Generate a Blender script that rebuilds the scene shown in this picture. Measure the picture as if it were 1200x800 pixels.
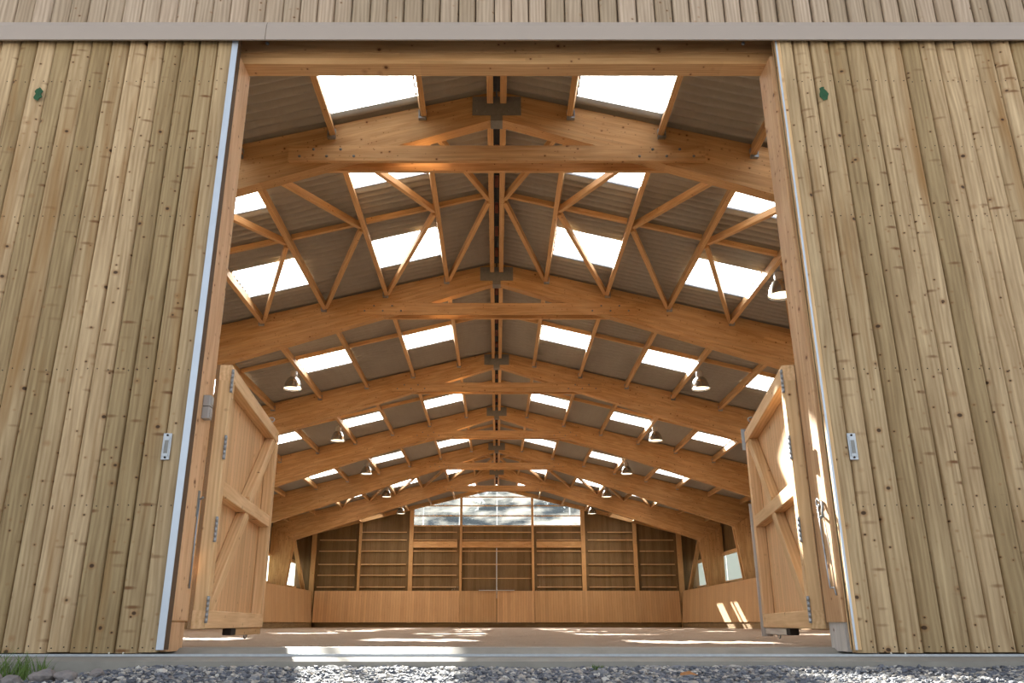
import bpy, math, random
import numpy as np
from mathutils import Vector, Matrix, noise
random.seed(7)
SC = bpy.context.scene
for o in list(bpy.data.objects): bpy.data.objects.remove(o)
COL = SC.collection
# ------------------------------------------------------------------ camera, light, exposure
CAMZ = 0.19
cam = bpy.data.objects.new('camera', bpy.data.cameras.new('camera')); COL.objects.link(cam)
cam.location = (0, 0, CAMZ)
cam.rotation_euler = (math.radians(90) + math.atan(331/963), 0, 0)
cam.data.sensor_width = 36; cam.data.lens = 963/1200*36; cam.data.shift_x = 0.015
cam.data.clip_start = 0.05; cam.data.clip_end = 500
SC.camera = cam
SUN_DIR = Vector((1.075, -3.12, -2.0))          # the way the sunlight travels
w = bpy.data.worlds.new('sky'); SC.world = w; w.use_nodes = True
wn = w.node_tree; wn.nodes.clear()
sky = wn.nodes.new('ShaderNodeTexSky'); sky.sky_type = 'NISHITA'; sky.sun_disc = False
sky.sun_elevation = math.radians(31.4); sky.sun_rotation = math.atan2(-1.075, 3.12)
sky.air_density = 1.0; sky.dust_density = 2.0; sky.ozone_density = 1.0
hsv = wn.nodes.new('ShaderNodeHueSaturation'); hsv.inputs['Saturation'].default_value = 0.35
bg = wn.nodes.new('ShaderNodeBackground'); bg.inputs['Strength'].default_value = 0.235
wo = wn.nodes.new('ShaderNodeOutputWorld')
wn.links.new(sky.outputs[0], hsv.inputs['Color']); wn.links.new(hsv.outputs[0], bg.inputs['Color']); wn.links.new(bg.outputs[0], wo.inputs['Surface'])
sl = bpy.data.lights.new('sun', 'SUN'); sl.energy = 42.0; sl.angle = math.radians(0.55); sl.color = (1.0, .94, .84)
so = bpy.data.objects.new('sun', sl); COL.objects.link(so)
so.rotation_euler = SUN_DIR.to_track_quat('-Z', 'Y').to_euler(); so.location = (-10, 27, 30)
LAMP_W = 55.0
SC.view_settings.view_transform = 'Standard'; SC.view_settings.look = 'None'
SC.view_settings.gamma = 1.0; SC.view_settings.use_curve_mapping = False
SC.view_settings.exposure = 0.75
SC.cycles.max_bounces = 14; SC.cycles.diffuse_bounces = 8; SC.cycles.transparent_max_bounces = 24
SC.cycles.use_denoising = True; SC.cycles.sample_clamp_indirect = 12.0

# ------------------------------------------------------------------ materials
class NT:
    def __init__(s, name):
        s.m = bpy.data.materials.new(name); s.m.use_nodes = True; s.t = s.m.node_tree; s.t.nodes.clear()
        s.out = s.n('ShaderNodeOutputMaterial'); s.p = s.n('ShaderNodeBsdfPrincipled'); s.l(s.p.outputs[0], s.out.inputs['Surface'])
    def n(s, t, **kw):
        x = s.t.nodes.new(t)
        for k, v in kw.items(): setattr(x, k, v)
        return x
    def l(s, a, b): s.t.links.new(a, b)
    def val(s, sock, v):
        if hasattr(v, 'is_output'): s.l(v, sock)
        else: sock.default_value = v
    def math(s, op, a, b=0.0, c=None):
        x = s.n('ShaderNodeMath', operation=op); s.val(x.inputs[0], a); s.val(x.inputs[1], b)
        if c is not None: s.val(x.inputs[2], c)
        return x.outputs[0]
    def mix(s, f, a, b, mode='MIX'):
        x = s.n('ShaderNodeMix', data_type='RGBA', blend_type=mode)
        s.val(x.inputs[0], f); s.val(x.inputs[6], a); s.val(x.inputs[7], b); return x.outputs[2]
    def ramp(s, f, stops):
        x = s.n('ShaderNodeValToRGB'); s.l(f, x.inputs[0]); e = x.color_ramp.elements
        while len(e) < len(stops): e.new(.5)
        for q, (p, c) in zip(e, stops): q.position = p; q.color = (c[0], c[1], c[2], 1)
        return x.outputs[0]
    def scale(s, v, k):
        x = s.n('ShaderNodeVectorMath', operation='MULTIPLY'); s.l(v, x.inputs[0]); x.inputs[1].default_value = k; return x.outputs[0]
    def noise(s, v, sc=1.0, det=4.0, rough=.55):
        x = s.n('ShaderNodeTexNoise'); x.inputs['Scale'].default_value = sc; x.inputs['Detail'].default_value = det; x.inputs['Roughness'].default_value = rough
        s.l(v, x.inputs['Vector']); return x.outputs[0]
    def bump(s, h, st=.3, d=.01):
        x = s.n('ShaderNodeBump'); x.inputs['Strength'].default_value = st; x.inputs['Distance'].default_value = d
        s.l(h, x.inputs['Height']); s.l(x.outputs[0], s.p.inputs['Normal'])

def rgb(h):
    c = [int(h[i:i+2], 16)/255 for i in (0, 2, 4)]
    return tuple(x/12.92 if x <= .04045 else ((x+.055)/1.055)**2.4 for x in c) + (1,)

def wood(name, c_lo, c_hi, knot='3a2415', knotd=.10, kscale=7.0, grain=14.0, lam=0.0, tintv=.35, rough=.62, stain=None, kpick=.35, board=0.0, ringw=.20, smear=0.0):
    """grain runs along x of the 'gco' attribute (metres along the member)"""
    t = NT(name)
    g = t.n('ShaderNodeAttribute', attribute_name='gco').outputs['Vector']
    ti = t.n('ShaderNodeAttribute', attribute_name='tint').outputs['Fac']
    warp = t.n('ShaderNodeTexNoise'); warp.inputs['Scale'].default_value = 2.2; warp.inputs['Detail'].default_value = 1.0
    t.l(t.scale(g, (.45, 2.0, 2.0)), warp.inputs['Vector'])
    wv = t.n('ShaderNodeVectorMath', operation='MULTIPLY_ADD'); t.l(warp.outputs['Color'], wv.inputs[0]); wv.inputs[1].default_value = (.0, .05, .05); t.l(g, wv.inputs[2])
    fine = t.noise(t.scale(wv.outputs[0], (.5, grain, grain)), 4.0, 5.0, .6)
    ring = t.n('ShaderNodeTexWave', wave_type='BANDS', bands_direction='Y'); ring.inputs['Scale'].default_value = 12.0
    ring.inputs['Distortion'].default_value = 9.0; ring.inputs['Detail'].default_value = 2.0; ring.inputs['Detail Scale'].default_value = .6
    t.l(t.scale(wv.outputs[0], (.12, 1.0, 1.0)), ring.inputs['Vector'])
    f = t.math('ADD', t.math('MULTIPLY', fine, 1-ringw), t.math('MULTIPLY', ring.outputs['Fac'], ringw))
    col = t.ramp(f, [(.25, rgb(c_lo)), (.75, rgb(c_hi))])
    big = t.noise(t.scale(g, (.8, 3.0, 3.0)), 1.0, 3.0)
    col = t.mix(t.math('MULTIPLY', t.math('SUBTRACT', big, .35), .8), col, t.mix(1.0, col, (.72, .62, .5, 1), 'MULTIPLY'))
    if lam:
        sx = t.n('ShaderNodeSeparateXYZ'); t.l(g, sx.inputs[0])
        fl = t.math('FLOOR', t.math('DIVIDE', sx.outputs[2], lam))
        seg = t.math('FLOOR', t.math('DIVIDE', t.math('ADD', sx.outputs[0], t.math('MULTIPLY', fl, 1.37)), 2.1))
        wn_ = t.n('ShaderNodeTexWhiteNoise', noise_dimensions='2D'); cv = t.n('ShaderNodeCombineXYZ'); t.l(fl, cv.inputs[0]); t.l(seg, cv.inputs[1]); t.l(cv.outputs[0], wn_.inputs['Vector'])
        k = t.math('MULTIPLY_ADD', wn_.outputs['Value'], .16, .90)
        edge = t.math('GREATER_THAN', t.math('PINGPONG', sx.outputs[2], lam/2), lam/2*.0)
        kc = t.n('ShaderNodeCombineColor'); [t.l(k, kc.inputs[i]) for i in range(3)]
        col = t.mix(1.0, col, kc.outputs[0], 'MULTIPLY')
    if board:   # tongue and groove board joints across y
        sx = t.n('ShaderNodeSeparateXYZ'); t.l(g, sx.inputs[0])
        fr = t.math('FRACT', t.math('DIVIDE', sx.outputs[1], board)); bi = t.math('FLOOR', t.math('DIVIDE', sx.outputs[1], board))
        jt = t.math('LESS_THAN', fr, .05)
        wn_ = t.n('ShaderNodeTexWhiteNoise', noise_dimensions='1D'); t.l(bi, wn_.inputs['W'])
        kb = t.math('MULTIPLY_ADD', wn_.outputs['Value'], .16, .88)
        kc = t.n('ShaderNodeCombineColor'); [t.l(kb, kc.inputs[i]) for i in range(3)]
        col = t.mix(1.0, col, kc.outputs[0], 'MULTIPLY')
        col = t.mix(t.math('MULTIPLY', jt, .6), col, rgb('3a2616'))
    # tint per board
    tc = t.n('ShaderNodeCombineColor')
    t.l(t.math('MULTIPLY_ADD', ti, tintv, 1-tintv*.5), tc.inputs[0])
    t.l(t.math('MULTIPLY_ADD', ti, tintv*1.05, 1-tintv*.52), tc.inputs[1])
    t.l(t.math('MULTIPLY_ADD', ti, tintv*1.35, 1-tintv*.68), tc.inputs[2])
    col = t.mix(1.0, col, tc.outputs[0], 'MULTIPLY')
    if stain:
        sn = t.noise(t.scale(g, (.5, 5.0, 5.0)), 1.0, 3.0)
        col = t.mix(t.math('MULTIPLY', t.math('MAXIMUM', t.math('SUBTRACT', sn, .56), 0.0), 5.0), col, rgb(stain))
    # knots
    for (ks, kd, seed) in ((kscale, knotd, 0.0), (kscale*2.3, knotd*1.1, 5.3)):
        v = t.n('ShaderNodeTexVoronoi', feature='F1'); v.inputs['Scale'].default_value = ks
        ad = t.n('ShaderNodeVectorMath', operation='ADD'); t.l(t.scale(wv.outputs[0], (1.0, .85, 1.0)), ad.inputs[0]); ad.inputs[1].default_value = (seed, seed*2, seed)
        t.l(ad.outputs[0], v.inputs['Vector'])
        sp = t.n('ShaderNodeSeparateColor'); t.l(v.outputs['Color'], sp.inputs[0])
        pick = t.math('GREATER_THAN', sp.outputs[0], 1-kpick)
        mr = t.n('ShaderNodeMapRange'); t.l(v.outputs['Distance'], mr.inputs[0]); mr.inputs[1].default_value = kd*2.3; mr.inputs[2].default_value = kd*.7; 
        halo = t.math('MULTIPLY', t.math('MULTIPLY', mr.outputs[0], pick), .55)
        col = t.mix(halo, col, rgb('8a5a2c'))
        mr2 = t.n('ShaderNodeMapRange'); t.l(v.outputs['Distance'], mr2.inputs[0]); mr2.inputs[1].default_value = kd*1.1; mr2.inputs[2].default_value = kd*.75
        col = t.mix(t.math('MULTIPLY', t.math('MULTIPLY', mr2.outputs[0], pick), .85), col, rgb(knot))
    if smear:   # branch scars drawn out across the board
        v = t.n('ShaderNodeTexVoronoi', feature='F1'); v.inputs['Scale'].default_value = 1.0
        ad = t.n('ShaderNodeVectorMath', operation='ADD'); t.l(t.scale(wv.outputs[0], (7.0, 6.0, 3.0)), ad.inputs[0]); ad.inputs[1].default_value = (3.3, 1.7, 9.1)
        t.l(ad.outputs[0], v.inputs['Vector'])
        dv = t.n('ShaderNodeVectorMath', operation='SUBTRACT'); t.l(ad.outputs[0], dv.inputs[0]); t.l(v.outputs['Position'], dv.inputs[1])
        d2 = t.n('ShaderNodeVectorMath', operation='LENGTH'); t.l(t.scale(dv.outputs[0], (5.0, 1.5, .6)), d2.inputs[0])
        sp = t.n('ShaderNodeSeparateColor'); t.l(v.outputs['Color'], sp.inputs[0]); pick = t.math('GREATER_THAN', sp.outputs[1], 1-smear)
        mr = t.n('ShaderNodeMapRange'); t.l(d2.outputs['Value'], mr.inputs[0]); mr.inputs[1].default_value = .46; mr.inputs[2].default_value = .16
        col = t.mix(t.math('MULTIPLY', t.math('MULTIPLY', mr.outputs[0], pick), t.math('MULTIPLY', sp.outputs[2], 1.0)), col, rgb('6e4826'))
    t.l(col, t.p.inputs['Base Color']); t.p.inputs['Roughness'].default_value = rough
    t.p.inputs['Specular IOR Level'].default_value = .25
    t.bump(fine, .25, .002)
    return t.m

M = {}
M['glulam'] = wood('glulam_spruce', 'bc8f5c', 'dcb382', knot='5b3013', knotd=.085, kscale=6.5, lam=.04, tintv=.16, kpick=.5)
M['purlin'] = wood('sawn_purlin', 'bc9160', 'ddb686', knot='5b3013', knotd=.07, kscale=8, tintv=.2)
M['clad'] = wood('larch_cladding', '8d7351', 'c4ab84', knot='2e1d10', knotd=.08, kscale=7.0, tintv=.5, stain='8b6330', kpick=.85, grain=9, ringw=.12, smear=.5)
M['clad_top'] = wood('grey_larch_cladding', '927f6a', 'bba891', knot='3a2415', knotd=.08, kscale=7, tintv=.3, kpick=.4)
M['clad_in'] = wood('rough_inner_boards', '6a5438', '8a7250', knot='2c1a0c', knotd=.06, kscale=6, tintv=.3)
M['panel'] = wood('planed_panel_boards', 'caa070', 'e4be90', knot='7a4a22', knotd=.05, kscale=5, tintv=.14, board=.1)
M['kick'] = wood('kick_boards', 'c0966a', 'd4ae84', knot='7a4a22', knotd=.05, kscale=5, tintv=.2, board=.14, kpick=.2)
M['frame'] = wood('door_frame_timber', 'caa272', 'e8c698', knot='5b3013', knotd=.08, kscale=6, tintv=.2)
M['post'] = wood('post_timber', 'b98e66', 'dcb68e', knot='5b3013', knotd=.09, kscale=7, tintv=.2, kpick=.8)
M['silver'] = wood('silver_grey_board', 'a8a29c', 'd0cac2', knot='4a4038', tintv=.1, kpick=.1)

def simple(name, c, rough=.5, metal=0.0, nz=None, amt=.25, bump=0.0):
    t = NT(name); t.p.inputs['Roughness'].default_value = rough; t.p.inputs['Metallic'].default_value = metal
    tc = t.n('ShaderNodeTexCoord').outputs['Object']
    f = t.noise(tc, nz or 6.0, 4.0)
    c = rgb(c)
    lo = tuple(x*(1-amt) for x in c[:3]) + (1,); hi = tuple(min(1, x*(1+amt)) for x in c[:3]) + (1,)
    t.l(t.mix(f, lo, hi), t.p.inputs['Base Color'])
    if bump: t.bump(f, bump, .004)
    return t.m
M['galv'] = simple('galvanised_steel', 'a4a8ac', .42, .75, 30)
M['plate'] = simple('dull_steel_plate', '83827d', .6, .15, 20)
M['strip'] = simple('bright_galvanised_edge', 'b9c2cc', .4, .35, 10, .08)
M['dark'] = simple('dark_recess', '2a211a', .9)
M['concrete'] = simple('concrete', '8d887e', .85, 0, 9, .25, .3)
M['cover'] = simple('taupe_painted_metal', 'a19488', .45, 0, 2, .04)
M['grey_plastic'] = simple('grey_plastic', '9b948e', .5, 0, 5, .05)
M['green'] = simple('green_paint', '1f4b2b', .8, 0, 40, .5)
M['brick'] = simple('reddish_ridge_block', 'a0624a', .8, 0, 8, .3)
M['rope'] = simple('pale_rope', 'cfc6b0', .8)
M['lampshell'] = simple('brushed_aluminium', 'c3bfb8', .2, .9, 3, .05)
M['dowel_shade'] = simple('dowel_and_edge_shade', '5b4530', .8)
M['bark'] = simple('tree_bark', '4a3c2e', .9, 0, 8, .4)
def leafmat(name, a, b):
    t = NT(name); tc = t.n('ShaderNodeTexCoord').outputs['Object']; t.l(t.mix(t.noise(tc, 3.0), rgb(a), rgb(b)), t.p.inputs['Base Color']); t.p.inputs['Roughness'].default_value = .7; return t.m
M['leaf'] = leafmat('tree_foliage', '2c4020', '4c6232'); M['grass'] = leafmat('grass_blade', '3c5620', '6d8438')
M['dryleaf'] = simple('dry_leaf', 'a06a35', .8)
# fibre cement roof
t = NT('fibre_cement_roof'); tc = t.n('ShaderNodeTexCoord').outputs['Object']
c = t.mix(t.noise(tc, .5, 4), rgb('98938a'), rgb('b4aea4')); c = t.mix(t.math('MULTIPLY', t.noise(t.scale(tc, (8, .8, 8)), 1.5, 5), .5), c, rgb('8a8478'))
t.l(c, t.p.inputs['Base Color']); t.p.inputs['Roughness'].default_value = .8; M['roof'] = t.m
# translucent sheets
def sheet(name, col, clear, tint):
    t = NT(name); tr = t.n('ShaderNodeBsdfTransparent'); tr.inputs[0].default_value = tint
    tl = t.n('ShaderNodeBsdfTranslucent'); tl.inputs[0].default_value = col
    a = t.n('ShaderNodeMixShader'); 
    if isinstance(clear, float): a.inputs[0].default_value = 1-clear
    else:
        tc = t.n('ShaderNodeTexCoord').outputs['Object']
        t.l(t.ramp(t.noise(t.scale(tc, (.35, 1, 1.3)), 1.1, 3.0), [(.38, (1-clear[0],)*3), (.62, (1-clear[1],)*3)]), a.inputs[0])
        t.l(t.mix(t.ramp(t.noise(t.scale(tc, (.5, 1, 1.6)), .9, 4.0), [(.42, (0, 0, 0)), (.60, (1, 1, 1))]), (col[0]*.35, col[1]*.38, col[2]*.42, 1), (col[0]*2.4, col[1]*2.2, col[2]*1.9, 1)), tl.inputs[0])
    t.l(tr.outputs[0], a.inputs[1]); t.l(tl.outputs[0], a.inputs[2])
    t.l(a.outputs[0], t.out.inputs['Surface']); return t.m
M['skylight'] = sheet('clear_corrugated_sheet', (.9, .95, 1, 1), .62, (.92, .95, .97, 1))
M['gable_glaze'] = sheet('blurred_view_sheet', (.04, .045, .05, 1), (.5, .2), (.30, .34, .37, 1))  # blurred trees and sky behind are put into the sheet as blotches
M['side_glaze'] = sheet('milky_translucent_sheet', (.30, .34, .30, 1), .12, (.7, .75, .7, 1))
M['joint'] = sheet('sheet_joint_light', (.6, .6, .58, 1), .5, (.9, .9, .9, 1))
# lamp lens
t = NT('lamp_lens'); e = t.n('ShaderNodeEmission'); e.inputs[0].default_value = (1, .86, .58, 1); e.inputs[1].default_value = 2.2; t.l(e.outputs[0], t.out.inputs['Surface']); M['lens'] = t.m
# sand
t = NT('riding_sand'); tc = t.n('ShaderNodeTexCoord').outputs['Object']
c = t.mix(t.noise(tc, 1.3, 5), rgb('8f7a69'), rgb('a8937f')); c = t.mix(t.math('MULTIPLY', t.noise(tc, 60, 3), .5), c, rgb('7a6352'))
t.l(c, t.p.inputs['Base Color']); t.p.inputs['Roughness'].default_value = .95; t.bump(t.noise(tc, 35, 5), .8, .03); M['sand'] = t.m
t = NT('gravel_ground'); tc = t.n('ShaderNodeTexCoord').outputs['Object']
v = t.n('ShaderNodeTexVoronoi'); v.inputs['Scale'].default_value = 45; t.l(tc, v.inputs['Vector'])
sp = t.n('ShaderNodeSeparateColor'); t.l(v.outputs['Color'], sp.inputs[0])
t.l(t.mix(sp.outputs[0], rgb('55565a'), rgb('8d8a86')), t.p.inputs['Base Color']); t.p.inputs['Roughness'].default_value = .9
t.bump(v.outputs['Distance'], .8, .02); M['ground'] = t.m
t = NT('slate_gravel'); a = t.n('ShaderNodeAttribute', attribute_name='tint').outputs['Fac']
t.l(t.ramp(a, [(0, rgb('4a4d55')), (.35, rgb('6b6e76')), (.6, rgb('8b8a88')), (.85, rgb('a59c90')), (1, rgb('c8c4bc'))]), t.p.inputs['Base Color']); t.p.inputs['Roughness'].default_value = .75; M['stone'] = t.m
t = NT('field_stone'); tc = t.n('ShaderNodeTexCoord').outputs['Object']
t.l(t.mix(t.noise(tc, 25, 5), rgb('5e5f66'), rgb('9a8e84')), t.p.inputs['Base Color']); t.p.inputs['Roughness'].default_value = .85; M['rock'] = t.m

# ------------------------------------------------------------------ mesh builder
class MB:
    def __init__(s): s.v = []; s.f = []; s.g = []; s.t = []; s.m = []; s.sm = []
    def add(s, vs, fs, gs=None, tint=None, mi=0, smooth=False):
        b = len(s.v); s.v += [tuple(v) for v in vs]
        if gs is None: gs = [tuple(v) for v in vs]
        s.g += [tuple(g) for g in gs]; tt = random.random() if tint is None else tint; s.t += [tt]*len(vs)
        for f in fs: s.f.append(tuple(i+b for i in f)); s.m.append(mi); s.sm.append(smooth)
    def beam(s, p0, p1, w, h, up=(0, 0, 1), tint=None, mi=0, bev=.003):
        """rectangular member from p0 to p1; w across, h along up, small arris chamfer"""
        p0 = Vector(p0); p1 = Vector(p1); x = (p1-p0); L = x.length; x.normalize(); up = Vector(up)
        y = up.cross(x).normalized(); z = x.cross(y).normalized()
        off = (random.uniform(0, 40), random.uniform(0, 40), 0)
        b = min(bev, w*.2, h*.2)
        prof = [(-w/2+b, -h/2), (w/2-b, -h/2), (w/2, -h/2+b), (w/2, h/2-b), (w/2-b, h/2), (-w/2+b, h/2), (-w/2, h/2-b), (-w/2, -h/2+b)]
        vs = []; gs = []
        for l in (0, L):
            for (a, c) in prof:
                vs.append(p0 + x*l + y*a + z*c); gs.append((l+off[0], a+off[1], c))
        fs = [tuple(reversed(range(8))), tuple(range(8, 16))] + [(i, (i+1) % 8, 8+(i+1) % 8, 8+i) for i in range(8)]
        s.add(vs, fs, gs, tint, mi); return s
    def box(s, x0, x1, y0, y1, z0, z1, axis='x', tint=None, mi=0, bev=.003):
        if axis == 'x': return s.beam((x0, (y0+y1)/2, (z0+z1)/2), (x1, (y0+y1)/2, (z0+z1)/2), y1-y0, z1-z0, (0, 0, 1), tint, mi, bev)
        if axis == 'y': return s.beam(((x0+x1)/2, y0, (z0+z1)/2), ((x0+x1)/2, y1, (z0+z1)/2), x1-x0, z1-z0, (0, 0, 1), tint, mi, bev)
        return s.beam(((x0+x1)/2, (y0+y1)/2, z0), ((x0+x1)/2, (y0+y1)/2, z1), x1-x0, y1-y0, (0, 1, 0), tint, mi, bev)
    def prism_xz(s, poly, y0, y1, gdir=(1, 0), tint=None, mi=0):
        """polygon (x,z) extruded along y; grain along gdir"""
        n = len(poly); gx = Vector((gdir[0], gdir[1])).normalized(); gz = Vector((-gx.y, gx.x))
        off = random.uniform(0, 40)
        vs = []; gs = []
        for y in (y0, y1):
            for (x, z) in poly:
                vs.append((x, y, z)); p = Vector((x, z)); gs.append((p.dot(gx)+off, y+off, p.dot(gz)))
        fs = [tuple(range(n)), tuple(reversed(range(n, 2*n)))] + [(i, n+i, n+(i+1) % n, (i+1) % n) for i in range(n)]
        s.add(vs, fs, gs, tint, mi); return s
    def tube(s, pts, r, n=8, mi=0, closed=False):
        pts = [Vector(p) for p in pts]; vs = []; N = len(pts)
        for i, p in enumerate(pts):
            if closed: d = pts[(i+1) % N]-pts[i-1]
            else: d = pts[min(i+1, N-1)]-pts[max(i-1, 0)]
            d.normalize(); a = d.orthogonal().normalized() if i == 0 else (a - d*a.dot(d)).normalized(); b = d.cross(a)
            for k in range(n):
                t = 2*math.pi*k/n; vs.append(p + a*math.cos(t)*r + b*math.sin(t)*r)
        fs = []
        for i in range(N if closed else N-1):
            j = (i+1) % N
            for k in range(n): fs.append((i*n+k, i*n+(k+1) % n, j*n+(k+1) % n, j*n+k))
        if not closed: fs += [tuple(reversed(range(n))), tuple(range((N-1)*n, N*n))]
        s.add(vs, fs, mi=mi, smooth=True); return s
    def lathe(s, prof, c=(0, 0, 0), n=28, mi=0):
        vs = [(c[0]+r*math.cos(2*math.pi*k/n), c[1]+r*math.sin(2*math.pi*k/n), c[2]+z) for (r, z) in prof for k in range(n)]
        fs = [(i*n+k, i*n+(k+1) % n, (i+1)*n+(k+1) % n, (i+1)*n+k) for i in range(len(prof)-1) for k in range(n)]
        s.add(vs, fs, mi=mi, smooth=True); return s
    def disc(s, c, r, nrm, th=.004, n=10, mi=0):
        c = Vector(c); nr = Vector(nrm).normalized(); s.tube([c, c+nr*th], r, n, mi)
        for i in range(-n*1, 0): pass
        return s
    def build(s, name, mat, parent=None, loc=None, kind=None, label=None, cat=None, group=None):
        V = np.array(s.v, dtype=np.float32)
        if parent is None:
            if loc is None:
                mn = V.min(0); mx = V.max(0); loc = ((mn[0]+mx[0])/2, (mn[1]+mx[1])/2, mn[2])
            V = V - np.array(loc, dtype=np.float32)
        elif loc is None: loc = (0, 0, 0)
        me = bpy.data.meshes.new(name)
        me.from_pydata(V.tolist(), [], s.f)
        at = me.attributes.new('gco', 'FLOAT_VECTOR', 'POINT'); at.data.foreach_set('vector', np.array(s.g, dtype=np.float32).ravel())
        at = me.attributes.new('tint', 'FLOAT', 'POINT'); at.data.foreach_set('value', np.array(s.t, dtype=np.float32))
        me.polygons.foreach_set('material_index', s.m); me.polygons.foreach_set('use_smooth', s.sm)
        for mm in (mat if isinstance(mat, (list, tuple)) else [mat]): me.materials.append(mm)
        me.update()
        o = bpy.data.objects.new(name, me); COL.objects.link(o); o.location = loc
        if parent: o.parent = parent
        tag(o, label, cat, group, kind); return o
def tag(o, label=None, cat=None, group=None, kind=None):
    if label: o['label'] = label
    if cat: o['category'] = cat
    if group: o['group'] = group
    if kind: o['kind'] = kind
    return o
def empty(name, loc, label, cat, group=None, rz=0):
    o = bpy.data.objects.new(name, None); COL.objects.link(o); o.location = loc; o.rotation_euler = (0, 0, rz)
    o.empty_display_size = .1
    return tag(o, label, cat, group)
def lin(o): return Matrix.Identity(4)
ORD = ['zeroth', 'first', 'second', 'third', 'fourth', 'fifth', 'sixth', 'seventh', 'eighth', 'ninth']
SIDE = {-1: 'left', 1: 'right'}

# ------------------------------------------------------------------ dimensions
SL = .246; ZR = 7.50                              # roof slope and ridge height of the beam tops
def ztop(x): return ZR - SL*abs(x)
def zbot(x): return 7.04 - .318*abs(x)
ARCH = [10.1+6*k for k in range(6)]; Y0 = 4.90; Y1 = 46.1
EAVE = 10.95
PX = [1.06 + 1.28*k for k in range(8)]            # purlin lines
SKX = [(1.15, 2.34), (3.69, 4.90), (6.24, 7.44)]  # roof light columns
SKY = [(8.35, 9.93), (10.75, 12.0), (14.0, 15.15), (16.45, 17.35), (19.2, 20.4), (22.5, 23.6), (25.6, 26.6), (28.5, 29.6),
       (32.0, 33.0), (34.5, 35.6), (38.1, 39.2), (40.5, 41.5), (43.6, 44.8)]
def skrows(ci):
    if ci < 2: return SKY
    return [r_ for r_ in SKY if r_[0] < 28] + [(30.5, 31.5), (32.0, 33.0), (36.3, 37.3), (38.1, 39.2), (42.5, 43.5), (44.8, 45.8)]  # unseen lowest rows deep in the hall, added to throw kickboard sun patches
BAYNAME = ['before the nearest arch', 'between arches one and two', 'between arches two and three', 'between arches three and four',
           'between arches four and five', 'between arches five and six', 'beyond the farthest arch']
BAYS = [(Y0, 10.1)] + [(ARCH[k]+.2, ARCH[k+1]) for k in range(5)] + [(ARCH[5]+.2, 45.8)]

# ------------------------------------------------------------------ ground, floor, threshold
def ground_z(x, y):
    z = -.02 - .045*max(0, 4.42-y) - (.07*min(1, max(0, (-1.75-x)/.8)))
    return max(z, -.32)
def grid(xs, ys, zf):
    b = MB(); nx = len(xs)
    vs = [(x, y, zf(x, y)) for y in ys for x in xs]
    fs = [(j*nx+i, j*nx+i+1, (j+1)*nx+i+1, (j+1)*nx+i) for j in range(len(ys)-1) for i in range(nx-1)]
    b.add(vs, fs, smooth=True); return b
xs = list(np.concatenate([np.linspace(-60, -5, 23), np.linspace(-4.6, 4.6, 47), np.linspace(5, 60, 23)]))
ys = list(np.concatenate([np.linspace(-60, -1, 24), np.linspace(-.6, 4.44, 37)]))
grid(xs, ys, lambda x, y: ground_z(x, y) + .012*noise.noise(Vector((x*2, y*2, 0)))).build('ground', M['ground'], kind='structure')
b = MB(); b.add([(-60, 4.44, -.1), (-10.9, 4.44, -.1), (-10.9, 120, -.1), (-60, 120, -.1)], [(0, 1, 2, 3)])
b.add([(10.9, 4.44, -.1), (60, 4.44, -.1), (60, 120, -.1), (10.9, 120, -.1)], [(0, 1, 2, 3)])
b.add([(-10.9, 46.4, -.1), (10.9, 46.4, -.1), (10.9, 120, -.1), (-10.9, 120, -.1)], [(0, 1, 2, 3)])
b.build('ground', M['ground'], kind='structure')
def sand_z(x, y):
    a = .016 if y < 30 else .010
    n = noise.noise(Vector((x*2.3, y*2.6, 1))) + .6*noise.noise(Vector((x*5.1, y*6.3, 4))) + .35*noise.noise(Vector((x*11, y*13, 9)))
    return .018 + .035*max(0, min(1, (6.0-y)/1.2)) + a*n
ys = [5.0]
while ys[-1] < 46.1: ys.append(ys[-1] + (.045 if ys[-1] < 9 else .09 if ys[-1] < 20 else .2))
grid(list(np.linspace(-10.9, 10.9, 240)), ys, sand_z).build('floor', M['sand'], kind='structure')
b = MB(); prof = [(5.04, .067), (4.86, .066), (4.845, .06), (4.78, .035), (4.62, .030), (4.62, .012), (4.58, .012), (4.58, .030), (4.50, .024), (4.44, .012), (4.44, -.5), (5.04, -.5)]
n = len(prof); b.add([(x, y, z) for x in (-11, 11) for (y, z) in prof], [tuple(range(n)), tuple(reversed(range(n, 2*n)))] + [(i, (i+1) % n, n+(i+1) % n, n+i) for i in range(n)])
b.build('trim_1', M['concrete'], kind='structure', label='grey concrete threshold running under the sliding doors')
b = MB(); b.box(-4.0, 4.2, 4.583, 4.617, .008, .034, 'x', bev=.002)
b.box(-4.0, 4.2, 4.575, 4.580, .03, .042, 'x', bev=.001); b.box(-4.0, 4.2, 4.630, 4.635, .03, .042, 'x', bev=.001)
b.build('door_track', M['galv'], label='galvanised floor guide track set in the concrete threshold', cat='track')

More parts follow.
